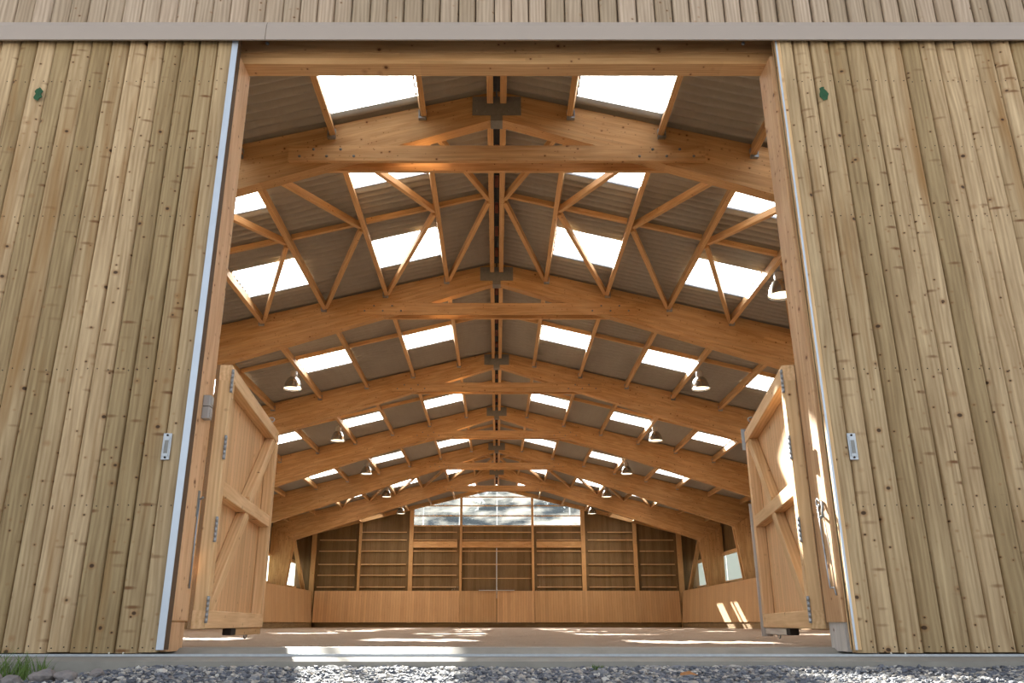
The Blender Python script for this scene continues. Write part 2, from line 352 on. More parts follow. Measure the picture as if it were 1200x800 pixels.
# ------------------------------------------------------------------ walls
def clad_boards(b, x0, x1, ylo, z0f, z1f, pitch=.119, side=1, lap=.012, nail_rows=(), seed=3, nails=True, cupk=1.0):
    """vertical overlapping boards, rounded faces towards -y"""
    r = random.Random(seed); x = x0
    while x < x1 - .005:
        wd = min(pitch*r.uniform(.94, 1.06), x1-x)
        if x1-x-wd < .03: wd = x1-x
        d = r.uniform(-.006, .006); tl = r.uniform(.004, .013)*side; cup = r.uniform(.002, .010)*cupk
        off = (r.uniform(0, 50), r.uniform(0, 50)); tint = r.random()
        us = [0, .02, .05, .10, .3, .5, .7, .90, .95, .98, 1]
        vs = []; gs = []
        z0 = z0f + r.uniform(-.003, .003)
        zs = [z0, z1f(x+wd/2)]
        for z in zs:
            for u in us:
                q_ = min(u, 1-u); e = .016 if q_ < .01 else .008 if q_ < .03 else .003 if q_ < .06 else 0
                y = ylo + d + tl*(u-.5)*2 - cup*(1-(2*u-1)**2) + e
                vs.append((x+u*wd, y, z)); gs.append((z+off[0], (u*wd)+off[1], .3*y+off[0]))
            vs.append((x+wd, ylo+.034, z)); gs.append((z+off[0], wd+off[1], 0)); vs.append((x, ylo+.034, z)); gs.append((z+off[0], off[1], 0))
        n = 13
        fs = [tuple(reversed(range(n))), tuple(range(n, 2*n))] + [(i, (i+1) % n, n+(i+1) % n, n+i) for i in range(n)]
        b.add(vs, fs, gs, tint, 0)
        if nails:
            for zn in nail_rows:
                if zn > zs[1]: continue
                for u in (.24, .76):
                    b.disc((x+u*wd, ylo+d+tl*(u-.5)*2-cup*(1-(2*u-1)**2)+.001, zn+r.uniform(-.006, .006)), .0038, (0, -1, 0), .002, 6, 1)
        x += wd + .0045
NAILS = (.075, .81, 1.6, 2.6, 3.1, 3.6)
# front wall: pieces round the doorway, clad above the cover in greyer boards
b = MB()
clad_boards(b, -10.95, 10.95, 4.63, 4.02, lambda x: ztop(x)+.0, .119, 1, seed=21, nail_rows=(4.35, 5.0, 5.8, 6.6))
clad_boards(b, -10.95, -3.72, 4.68, .05, lambda x: 4.02, .119, 1, seed=22, nails=False)
clad_boards(b, 3.84, 10.95, 4.68, .05, lambda x: 4.02, .119, 1, seed=23, nails=False)
b.build('wall_front', [M['clad_top'], M['dark']], kind='structure')
b = MB()                                                     # inner lining of the front wall
b.prism_xz([(-10.95, .03), (-1.955, .03), (-1.955, 4.05), (-10.95, 4.05)], 4.73, 4.76, (0, 1))
b.prism_xz([(2.075, .03), (10.95, .03), (10.95, 4.05), (2.075, 4.05)], 4.73, 4.76, (0, 1))
b.prism_xz([(-10.95, 4.05), (10.95, 4.05), (10.95, ztop(10.95)), (0, ZR), (-10.95, ztop(10.95))], 4.73, 4.76, (0, 1))
b.build('wall_front', M['clad_in'], kind='structure')
# cover box over the door rail
b = MB()
for (x0, x1) in ((-6.2, -1.555), (-1.551, 4.02), (4.024, 6.2)):
    prof = [(4.632, 4.055), (4.575, 4.055), (4.552, 4.010), (4.55, 3.893), (4.562, 3.893), (4.562, 3.985), (4.632, 3.985)]
    n = len(prof); b.add([(x, y, z) for x in (x0, x1) for (y, z) in prof], [tuple(range(n)), tuple(reversed(range(n, 2*n)))] + [(i, (i+1) % n, n+(i+1) % n, n+i) for i in range(n)])
b.build('rail_cover', M['cover'], label='long taupe metal cover over the sliding door rail', cat='rail cover')
# back wall: dark vertical boards with the glazed gable
WZ0 = 5.29; WX = 4.68
b = MB()
def inner_boards(b, x0, x1, z0, z1f, y, pitch=.15, seed=1):
    r = random.Random(seed); x = x0
    while x < x1-.01:
        wd = min(pitch, x1-x); d = r.uniform(0, .012); o = r.uniform(0, 50)
        zs0 = z0; za = z1f(x); zb = z1f(x+wd)
        vs = [(x, y+d, z0), (x+wd, y+d, z0), (x+wd, y+d, zb), (x, y+d, za), (x, y+.04, z0), (x+wd, y+.04, z0), (x+wd, y+.04, zb), (x, y+.04, za)]
        gs = [(v[2]+o, v[0]-x+o, v[1]) for v in vs]
        b.add(vs, [(0, 1, 2, 3), (7, 6, 5, 4), (0, 4, 5, 1), (1, 5, 6, 2), (2, 6, 7, 3), (3, 7, 4, 0)], gs, r.random(), 0); x += wd+.002
inner_boards(b, -10.95, -WX, 0, ztop, 46.16, seed=5)
inner_boards(b, WX, 10.95, 0, ztop, 46.16, seed=6)
inner_boards(b, -WX, WX, 0, lambda x: WZ0, 46.16, seed=7)
b.build('wall_back', M['clad_in'], kind='structure')
# gable glazing (corrugated translucent sheets), one window
root = empty('window_1', (0, 46.18, WZ0), None, None); root['kind'] = 'structure'; root['label'] = 'translucent gable glazing at the far end'
b = MB(); xs_ = np.linspace(-WX, WX, 220)
vs = [(x, .012*math.sin(x*2*math.pi/.076), 0) for x in xs_] + [(x, .012*math.sin(x*2*math.pi/.076), ztop(x)+.02-WZ0) for x in xs_]
N = len(xs_); b.add(vs, [(i, i+1, N+i+1, N+i) for i in range(N-1)], smooth=True); b.build('pane', M['gable_glaze'], root)
b = MB()
for z in (5.31, 5.85, 6.40, 6.88):
    xm = min(WX, (ZR-.1-z)/SL); b.box(-xm, xm, -.09, -.035, z-WZ0-.03, z-WZ0+.03, 'x', .6)
b.build('rail', M['frame'], root)
for x in (-4.05, -2.05, 0.02, 2.05, 4.05):
    b = MB(); b.box(x-.035, x+.035, -.03, -.012, 0, ztop(x)-WZ0-.1, 'z'); b.build('joint_light_strip', M['joint'], root)  # bright strips stand in for light coming through the sheet joints
# side walls
for s in (-1, 1):
    b = MB(); r = random.Random(11+s); y = 4.63
    while y < 46.3:
        wd = .15; o = r.uniform(0, 50); tt = r.random()
        for (z0, z1) in ((0, 2.06), (3.36, 4.87)):
            xa = s*10.86; xb = s*(10.9+r.uniform(0, .01))
            vs = [(xa, y, z0), (xa, y+wd, z0), (xa, y+wd, z1), (xa, y, z1), (xb, y, z0), (xb, y+wd, z0), (xb, y+wd, z1), (xb, y, z1)]
            b.add(vs, [(0, 1, 2, 3), (7, 6, 5, 4), (0, 4, 5, 1), (1, 5, 6, 2), (2, 6, 7, 3), (3, 7, 4, 0)], [(v[2]+o, v[1]-y+o, 0) for v in vs], tt)
        y += wd+.002
    b.build('wall_'+SIDE[s], M['clad_in'], kind='structure')
wi = 2
for s in (-1, 1):
    for k, (ya, yb) in enumerate(BAYS):
        root = empty('window_%d' % wi, (s*10.88, (ya+yb)/2, 2.06), 'milky translucent side window strip in the %s wall, %s' % (SIDE[s], BAYNAME[k]), None); root['kind'] = 'structure'; wi += 1
        L = (yb-ya)/2+.08; b = MB(); yy = np.linspace(-L, L, int(L*2/.019))
        vs = [(.01*math.sin(y*2*math.pi/.076), y, 0) for y in yy] + [(.01*math.sin(y*2*math.pi/.076), y, 1.3) for y in yy]
        N = len(yy); b.add(vs, [(i, i+1, N+i+1, N+i) for i in range(N-1)], smooth=True); b.build('pane', M['side_glaze'], root)
        b = MB(); b.box(-s*.10-.04, -s*.10+.04, -L, L, 1.25, 1.36, 'y'); b.box(-s*.10-.05, -s*.10+.05, -L, L, -.04, .04, 'y'); b.build('window_frame', M['frame'], root)

# ------------------------------------------------------------------ roof sheeting (one per slope) and roof lights
PIT = .177; STEP = PIT/10; AMP = .041
def zroof(x, y): return 7.562 - SL*abs(x) + AMP*(1-2*abs(math.sin(math.pi*y/PIT))**1.25)
yy = np.arange(4.55, 46.45, STEP)
ceil = MB()
for s in (-1, 1):
    cuts = sorted(set([.06] + [v for c in SKX for v in c] + [8.9, 10.98])); nC = len(cuts); nY = len(yy)
    idx = {}
    vs = []; fs = []
    for j, y in enumerate(yy):
        for i, x in enumerate(cuts): vs.append((s*x, y, zroof(x, y)))
    for j in range(nY-1):
        ym = (yy[j]+yy[j+1])/2
        for i in range(nC-1):
            xm = (cuts[i]+cuts[i+1])/2
            if any(a < xm < c and any(p < ym < q_ for p, q_ in skrows(ci_)) for ci_, (a, c) in enumerate(SKX)): continue
            q = (j*nC+i, (j+1)*nC+i, (j+1)*nC+i+1, j*nC+i+1); fs.append(q if s > 0 else q[::-1])
    b = MB(); b.add(vs, fs, smooth=True)
    o = b.build('ceiling', M['roof'], kind='structure')
b = MB()                                                     # ridge capping
b.add([(-.16, 4.55, 7.56), (0, 4.55, 7.63), (.16, 4.55, 7.56), (-.16, 46.45, 7.56), (0, 46.45, 7.63), (.16, 46.45, 7.56)], [(0, 1, 4, 3), (1, 2, 5, 4)])
b.build('trim_2', M['dark'], kind='structure', label='dark ridge capping over the slot between the ridge purlins')
SKN = ['nearest the ridge', 'in the middle row of the slope', 'in the lowest row of the slope']
def baydesc(y):
    for k, (a, c) in enumerate([(Y0, 10.1)] + [(ARCH[i], ARCH[i]+6) for i in range(6)]):
        if a-1 < y < c or k == 6:
            if y < c: return k, BAYNAME[k], ('near' if y < (a+c)/2 else 'far')
    return 6, BAYNAME[6], 'far'
for s in (-1, 1):
    for ci, (xa, xb) in enumerate(SKX):
        for (ya, yb) in skrows(ci):
            ym = (ya+yb)/2; k, bn, nf = baydesc(ym)
            ys_ = [y for y in yy if ya-STEP < y < yb+STEP]
            b = MB(); vs = []
            for y in ys_: vs += [(s*(xa-.03), y, zroof(xa-.03, y)+.003), (s*(xb+.03), y, zroof(xb+.03, y)+.003)]
            b.add(vs, [(2*j, 2*j+2, 2*j+3, 2*j+1) for j in range(len(ys_)-1)], smooth=True)
            b.build('window_%d' % wi, M['skylight'], kind='structure', label='clear corrugated roof light %s, %s side, %s half of the bay %s' % (SKN[ci], SIDE[s], nf, bn)); wi += 1

# ------------------------------------------------------------------ arches
def bolt(parent, x, y, z, r=.018):
    b = MB(); b.tube([(x, y, z), (x, y-.012, z)], r, 8); return b.build('bolt', M['plate'], parent)
ARN = ['nearest', 'second', 'third', 'fourth', 'fifth', 'farthest']
for k, Y in enumerate(ARCH):
    root = empty('glulam_arch', (0, Y, 0), '%s of the laminated timber portal arches carrying the roof, counted from the doorway' % ARN[k], 'arch', 'laminated timber portal arches')
    for s in (-1, 1):
        b = MB(); P = [(.012*s, ztop(.012)), (.012*s, zbot(.012)), (s*9.6, zbot(9.6)), (s*9.74, 3.85), (s*10.72, 4.45), (s*10.72, ztop(10.72))]
        if s < 0: P = P[::-1]
        b.prism_xz(P, 0, .2, (s, -.26), None); b.build('rafter', M['glulam'], root)
        b = MB(); P = [(s*9.66, 3.98), (s*10.12, .0), (s*10.7, .0), (s*10.74, 4.0), (s*10.74, 4.60)]
        if s < 0: P = P[::-1]
        b.prism_xz(P, -.105, -.003, (0, 1)); b.prism_xz(P, .203, .305, (0, 1)); b.build('column', M['glulam'], root)
        if k >= 3:
            for q in range(14):
                a = 2*math.pi*q/14; b = MB(); b.tube([(s*10.22+.34*math.cos(a), -.105, 4.28+.34*math.sin(a)), (s*10.22+.34*math.cos(a), -.112, 4.28+.34*math.sin(a))], .016, 6)
                b.build('dowel', M['dowel_shade'], root)
    for (ya, yb) in ((-.064, -.002), (.202, .264)):
        b = MB(); b.beam((-2.92, (ya+yb)/2, 6.43), (2.92, (ya+yb)/2, 6.43), yb-ya, .25, tint=.8 if ya > 0 else .55); b.build('collar_beam', M['glulam'], root)
    for s in (-1, 1):
        for q in range(5): bolt(root, s*(2.0+.19*q), -.062, 6.43+(.06 if q % 2 else -.05), .02)
    b = MB(); b.prism_xz([(-.35, 7.09), (.35, 7.09), (.35, 7.40), (-.35, 7.40)], -.012, -.001); b.prism_xz([(-.35, 7.09), (.35, 7.09), (.35, 7.40), (-.35, 7.40)], .201, .212)
    b.prism_xz([(-.085, 7.0), (.085, 7.0), (.085, 7.09), (-.085, 7.09)], -.005, .205); b.build('apex_plate', M['plate'], root)
    for s in (-1, 1):
        for q in range(2):
            for z in (7.16, 7.33): bolt(root, s*(.16+.13*q), -.012, z, .012)
# end gable rafter
root = empty('gable_arch', (0, 45.80, 0), 'slim timber rafters framing the top of the far glazed gable', 'rafter')
for s in (-1, 1):
    b = MB(); P = [(s*.0, ztop(0)), (0, ztop(0)-.22), (s*10.9, ztop(10.9)-.22), (s*10.9, ztop(10.9))]
    if s < 0: P = P[::-1]
    b.prism_xz(P, 0, .12, (s, -SL)); b.build('rafter', M['glulam'], root)

# ------------------------------------------------------------------ purlins, spacers, braces
def orient(n): return n
hang = None
def hanger(parent, y, w, z, dirn):
    b = MB(); b.box(-w/2-.012, w/2+.012, y-.03, y+.03, z-.012, z+.02, 'y', bev=.001)
    b.box(-w/2-.014, -w/2-.002, y-.03, y+.03, z, z+.13, 'y', bev=.001); b.box(w/2+.002, w/2+.014, y-.03, y+.03, z, z+.13, 'y', bev=.001)
    return b.build('joist_hanger', M['galv'], parent)
for k, (ya, yb) in enumerate(BAYS):
    for s in (-1, 1):
        # ridge purlin
        b = MB(); b.box(s*.095-.045, s*.095+.045, ya+.03, yb-.03, 7.27, 7.505, 'y')
        b.build('ridge_purlin', M['purlin'], label='%s one of the twin ridge purlins, %s' % (SIDE[s], BAYNAME[k]), cat='purlin', group='twin ridge purlins')
        for i, x in enumerate(PX):
            zc = ztop(x); b = MB()
            b.beam((0, -(yb-ya)/2, 0), (0, (yb-ya)/2, 0), .08, .20, up=(s*math.sin(.24), 0, math.cos(.24)), tint=None)
            o = b.build('roof_purlin', M['purlin'], loc=(0, 0, 0), label='%s roof purlin from the ridge on the %s side, %s' % (ORD[i+1], SIDE[s], BAYNAME[k]), cat='purlin', group='roof purlins')
            o.location = (s*x, (ya+yb)/2, zc-.103)
            if i < 6 and k < 5:
                hh = (yb-ya)/2
                if k > 0: hanger(o, -hh+.031, .085, -.118, 1)
                hanger(o, hh-.031, .085, -.118, -1)
        # spacers at mid bay
        ym = ya + 2.62 if k else 7.3
        if k in (1, 5): ym = ya + 2.68
        xsn = [.095] + PX
        for i in range(len(xsn)-1):
            xa, xb = xsn[i]+.045, xsn[i+1]-.045
            b = MB(); b.beam((s*xa, ym, ztop(xa)-.05), (s*xb, ym, ztop(xb)-.05), .07, .09)
            b.build('roof_spacer', M['purlin'], label='short spacer timber, %s gap %s of the ridge, %s' % (ORD[i+1], SIDE[s], BAYNAME[k]), cat='spacer', group='spacer timbers between purlins')
        if k in (1, 5):
            for i in range(6):
                xa = xsn[i]+(.05 if s > 0 else .05); xb = xsn[i+1]-.05
                for (yq, nm) in ((ya+.05, 'near'), (yb-.05, 'far')):
                    sg = 1 if yq > ym else -1
                    b = MB(); b.beam((s*xa, ym+sg*.06, ztop(xa)-.145), (s*xb, yq, ztop(xb)-.145), .075, .11, tint=None)
                    b.build('roof_brace', M['purlin'], label='diagonal brace, %s strip %s of the ridge, %s half, %s' % (ORD[i+1], SIDE[s], nm, BAYNAME[k]), cat='brace', group='diagonal roof braces')
    # reddish blocks seen in the ridge slot
    n = max(3, int((yb-ya)/.95))
    for q in range(n):
        y = ya + (q+.5)*(yb-ya)/n
        b = MB(); b.box(-.033, .033, y-.16, y+.16, 7.50, 7.555, 'y', bev=.004)
        b.build('ridge_block', M['brick'], label='reddish block in the ridge slot %s, %s from the doorway' % (BAYNAME[k], ORD[q+1] if q < 9 else 'last'), cat='block', group='blocks in the ridge slot')

# ------------------------------------------------------------------ lamps
def lamp(x, y, label):
    root = empty('high_bay_lamp', (x, y, 5.60), label, 'lamp', 'aluminium high bay lamps')
    b = MB(); b.lathe([(.225, 0), (.228, .006), (.222, .012), (.214, .05), (.198, .12), (.172, .19), (.138, .25), (.105, .285), (.085, .30), (.083, .302), (.10, .28), (.134, .244), (.166, .186), (.192, .118), (.209, .05), (.218, .004), (.225, 0)], n=32)
    b.build('reflector', M['lampshell'], root)
    b = MB(); b.lathe([(.0, .29), (.088, .292), (.09, .30), (.09, .43), (.08, .445), (.0, .45)], n=24); b.build('ballast_housing', M['grey_plastic'], root)
    b = MB(); b.lathe([(0, .030), (.12, .032), (.213, .034), (.213, .030), (0, .022)], n=32); b.build('lens', M['lens'], root)
    b = MB(); b.tube([(0, 0, .44), (0, 0, .50)], .012, 8); b.build('hanger', M['galv'], root)
    l = bpy.data.lights.new('lamp_light', 'AREA'); l.shape = 'DISK'; l.size = .38; l.energy = LAMP_W; l.color = (1, .88, .72); l.spread = math.radians(165)
    lo = bpy.data.objects.new('lamp_light', l); COL.objects.link(lo); lo.parent = root; lo.location = (0, 0, .015)
for s in (-1, 1):
    for k in range(6):
        lamp(s*4.97, 13.3+6.0*k, 'lit aluminium bell lamp on the %s side, hung %s' % (SIDE[s], BAYNAME[k+1]))

# ------------------------------------------------------------------ back wall framing
g1 = 'thin horizontal rails on the far wall'
YB = 46.13
PN = ['leftmost corner post', 'second post from the left', 'left post beside the glazing', 'post left of the middle doors', 'post right of the middle doors', 'right post beside the glazing', 'second post from the right', 'rightmost corner post']
for nm, (x, wd) in zip(PN, ((-9.95, .24), (-7.45, .13), (-4.66, .22), (-1.95, .13), (1.97, .13), (4.72, .22), (7.55, .2), (9.95, .26))):
    b = MB(); z1 = min(ztop(x)-.03, 6.9)
    b.box(x-wd/2, x+wd/2, YB-.20, YB-.02, 0, z1, 'z'); b.build('gable_post', M['glulam'], label='upright timber %s on the far wall' % nm, cat='post', group='upright posts of the far wall')
XS = [-9.83, -7.52, -4.78, -2.02, 2.04, 4.84, 7.66, 9.82]
RZ = [4.96, 4.54, 3.95, 3.25, 2.68, 2.07]
BN = ['first', 'second', 'third', 'fourth', 'fifth', 'sixth', 'seventh']
for i in range(7):
    for j, z in enumerate(RZ):
        if i == 3 and j in (4, 5): continue
        xa, xb = XS[i]+.15, XS[i+1]-.15
        if z > min(ztop(XS[i]), ztop(XS[i+1]))-.3: continue
        b = MB(); b.box(xa, xb, YB-.06, YB+.02, z-.022, z+.022, 'x', .8)
        b.build('wall_rail', M['frame'], label='thin far wall rail, %s panel from the left, %s from the top' % (BN[i], ORD[j+1]), cat='rail', group=g1)
for i in (2, 3, 4):
    b = MB(); b.box(XS[i]+.13, XS[i+1]-.13, YB-.14, YB-.0, 4.13, 4.46, 'x')
    b.build('lintel_beam', M['glulam'], label='thick horizontal beam on the far wall, %s' % {2: 'left of the middle doors', 3: 'directly over the middle doors', 4: 'right of the middle doors'}[i], cat='beam', group='thick beams across the far wall')
root = empty('door_1', (0, YB, 0), None, None); root['kind'] = 'structure'
for s in (-1, 1):
    b = MB(); b.box(min(s*.03, s*1.88), max(s*.03, s*1.88), -.03, .0, 1.9, 4.1, 'z'); 
    b = MB(); inner_boards(b, -1.86 if s < 0 else .035, -.035 if s < 0 else 1.86, 1.5, lambda x: 4.12, -.03+.0, seed=31+s); b.build('door_leaf', M['clad_in'], root)
b = MB(); b.box(-1.86, -.04, -.06, -.032, 2.50, 2.545, 'x'); b.box(.04, 1.86, -.06, -.032, 2.50, 2.545, 'x'); b.build('rail', M['frame'], root)
b = MB(); b.box(-.03, .03, -.05, -.032, 1.5, 4.12, 'z'); b.build('seam_light_strip', M['strip'], root)  # pale strip stands in for daylight showing through the seam between the leaves

# kickboards
def kick(x0, y0, x1, y1, nm, lab, lean=.14, z1=1.86, inn=(0, -1)):
    b = MB(); z0 = .27; L = math.hypot(x1-x0, y1-y0); o = random.uniform(0, 30); ix, iy = inn
    def P(x, y, z, t): q = lean*(1-(z-z0)/(z1-z0)) + t; return (x+ix*q, y+iy*q, z)
    vs = [P(x0, y0, z0, 0), P(x1, y1, z0, 0), P(x1, y1, z1, 0), P(x0, y0, z1, 0), P(x0, y0, z0, -.04), P(x1, y1, z0, -.04), P(x1, y1, z1, -.04), P(x0, y0, z1, -.04)]
    ll = [0, L, L, 0]*2
    gs = [(v[2]+o, l, o) for v, l in zip(vs, ll)]
    b.add(vs, [(0, 1, 2, 3), (7, 6, 5, 4), (0, 4, 5, 1), (1, 5, 6, 2), (2, 6, 7, 3), (3, 7, 4, 0)], gs)
    root = b.build(nm, M['kick'], label=lab, cat='kickboard', loc=(0, 0, 0)); return root
kick(-9.84, 5.2, -9.84, 45.45, 'kickboard', 'long tan kickboard along the left side of the arena', inn=(1, 0))
kick(9.86, 5.2, 9.86, 45.45, 'kickboard', 'long tan kickboard along the right side of the arena with sun patches', inn=(-1, 0))
kick(-9.68, 45.62, -1.98, 45.62, 'kickboard', 'tan kickboard across the far end, left of the arena gate')
kick(2.02, 45.62, 9.70, 45.62, 'kickboard', 'tan kickboard across the far end, right of the arena gate')
for s in (-1, 1):
    xa, xb = (-1.96, -.015) if s < 0 else (.015, 2.0)
    o = kick(xa, 45.60, xb, 45.60, 'arena_gate_leaf', '%s leaf of the low arena gate in the far kickboard' % SIDE[s]); o['category'] = 'gate'; o['group'] = 'low arena gate leaves'
    b = MB(); b.box(min(s*.05, s*.95), max(s*.05, s*.95), 45.50, 45.56, 1.865, 1.90, 'x'); b.build('latch_rail', M['strip'], o)
# dark footing boards under the kickboards
for (x0, x1, ya, yb, nm) in ((-9.80, -9.74, 5.2, 45.5, 'left'), (9.76, 9.82, 5.2, 45.5, 'right')):
    b = MB(); b.box(x0, x1, ya, yb, -.02, .25, 'y'); b.build('footing_board', M['clad_in'], label='dark footing board below the %s kickboard' % nm, cat='board')
b = MB(); b.box(-9.5, 9.6, 45.55, 45.60, -.02, .25, 'x'); b.build('footing_board', M['clad_in'], label='dark footing board below the far kickboard', cat='board')

# side wall struts in each bay beyond the third arch
for s in (-1, 1):
    for k in (6, 5, 4, 3):
        ya, yb = BAYS[k]
        b = MB(); b.beam((s*10.3, yb-3.0, 4.2), (s*10.12, yb-.8, 1.75), .12, .2, up=(1, 0, 0));
        if k == 6: b.build('wall_strut', M['glulam'], label='slanting wall strut on the %s side, %s' % (SIDE[s], BAYNAME[k]), cat='strut', group='slanting struts of the side walls')
        b = MB(); b.box(s*10.68-.04, s*10.68+.04, ya, yb, 3.22, 3.32, 'y'); b.build('wall_girt', M['frame'], label='horizontal girt along the %s wall, %s' % (SIDE[s], BAYNAME[k]), cat='girt', group='horizontal girts of the side walls')

# ------------------------------------------------------------------ doorway posts, header
XL, XR = -1.747, 1.862
for s, x in ((-1, XL), (1, XR)):
    root = empty('door_post', (x+s*.10, 4.788, 0), '%s timber post of the big doorway carrying the hinged half door' % SIDE[s], 'post', 'doorway posts')
    b = MB(); b.box(-.10, .10, -.118, .118, .20 if s > 0 else .21, 3.85, 'z', bev=.006); b.build('post_shaft', M['post'], root)
    b = MB(); b.box(-.09, .09, -.10, .11, .05, .2, 'z', bev=.004, tint=.9); b.build('post_foot', M['silver'] if s > 0 else M['post'], root)
root = empty('door_lintel', (0, 4.82, 3.85), 'heavy laminated timber lintel across the top of the doorway', 'lintel')
b = MB(); b.beam((-1.93, -.003, .026), (2.05, -.003, .026), .136, .05, tint=.9, bev=.002); b.beam((-1.93, 0, .075), (2.05, 0, .075), .13, .046, tint=.6, bev=.002); b.build('lower_beam', M['glulam'], root)
b = MB(); b.box(-1.93, 2.05, -.065, .065, .10, .32, 'x', tint=.3); b.build('upper_beam', M['glulam'], root)
for x in (-1.60, 1.72):
    b = MB(); b.tube([(x, -.066, .17), (x, -.078, .17)], .012, 10); b.build('bolt', M['galv'], root)

# ------------------------------------------------------------------ sliding doors
for s in (-1, 1):
    xi = -1.743 if s < 0 else 1.881; xo = xi + s*1.98
    root = empty('sliding_door', (xi, 4.6, 0), 'large %s sliding door clad in vertical larch boards, slid open' % SIDE[s], 'door', 'large sliding doors')
    b = MB(); x0, x1 = sorted((xi, xo))
    if s < 0: x1 -= .042
    else: x0 += .0
    clad_boards(b, x0-xi, x1-xi, .008, .048, lambda x: 3.96, .1185, 1 if s < 0 else -1, nail_rows=NAILS, seed=40+s, cupk=1.4 if s < 0 else 2.1)
    b.build('cladding', [M['clad'], M['dark']], root)
    b = MB()
    for z in (.10, .9, 1.7, 2.5, 3.3, 3.85): b.box(x0-xi+.02, x1-xi-.02, .044, .062, z-.05, z+.05, 'x')
    b.build('inner_frame', M['frame'], root)
    b = MB()
    if s < 0: b.box(-.041, -.001, -.012, -.006, .062, 3.95, 'z', bev=.001); pass
    else: b.box(-.004, .008, -.015, -.0115, .062, 3.95, 'z', bev=.0005)
    b.build('edge_strip', M['strip'], root)
    b = MB(); b.box(*sorted((0, s*.03)), (-.006 if s < 0 else -.012), .06, .062, 3.95, 'z', bev=.002); b.build('edge_board', M['dowel_shade'] if s < 0 else M['frame'], root)  # left edge painted dark for its shaded side face, right edge plain timber
    hx = (-1.868 if s < 0 else 2.014) - xi
    b = MB(); b.box(hx-.024, hx+.024, -.013, -.006, 1.065, 1.215, 'z', bev=.006); b.box(hx-.016, hx+.016, -.017, -.012, 1.085, 1.195, 'z', bev=.002)
    hp = b.build('handle_plate', M['galv'], root)
    b = MB(); b.box(hx-.011, hx+.011, -.0185, -.0165, 1.10, 1.175, 'z', bev=.001); b.build('finger_recess', M['plate'], hp)
    for z in (1.077, 1.204):
        b = MB(); b.tube([(hx, -.012, z), (hx, -.018, z)], .006, 8); b.build('screw', M['dark'], hp)
    tx = (-3.018 if s < 0 else 2.152) - xi
    b = MB(); r = random.Random(5+s); q = [(tx+.012*math.sin(i*2.1+s)*.6+(.022+.008*r.random())*math.cos(a), 3.49+(.044+.014*r.random())*math.sin(a)) for i, a in enumerate(np.linspace(0, 2*math.pi, 14, endpoint=False))]
    b.prism_xz(q, -.0145, -.011); b.build('paint_mark', M['green'], root)
    lx = (-1.99 if s < 0 else 2.10) - xi
    b = MB(); b.tube([(lx+.038*math.cos(a), -.005+.01*math.sin(a), .05+.030*math.sin(a)) for a in np.linspace(math.pi, 2*math.pi, 12)], .0045, 6); b.build('pull_loop', M['rope'], root)

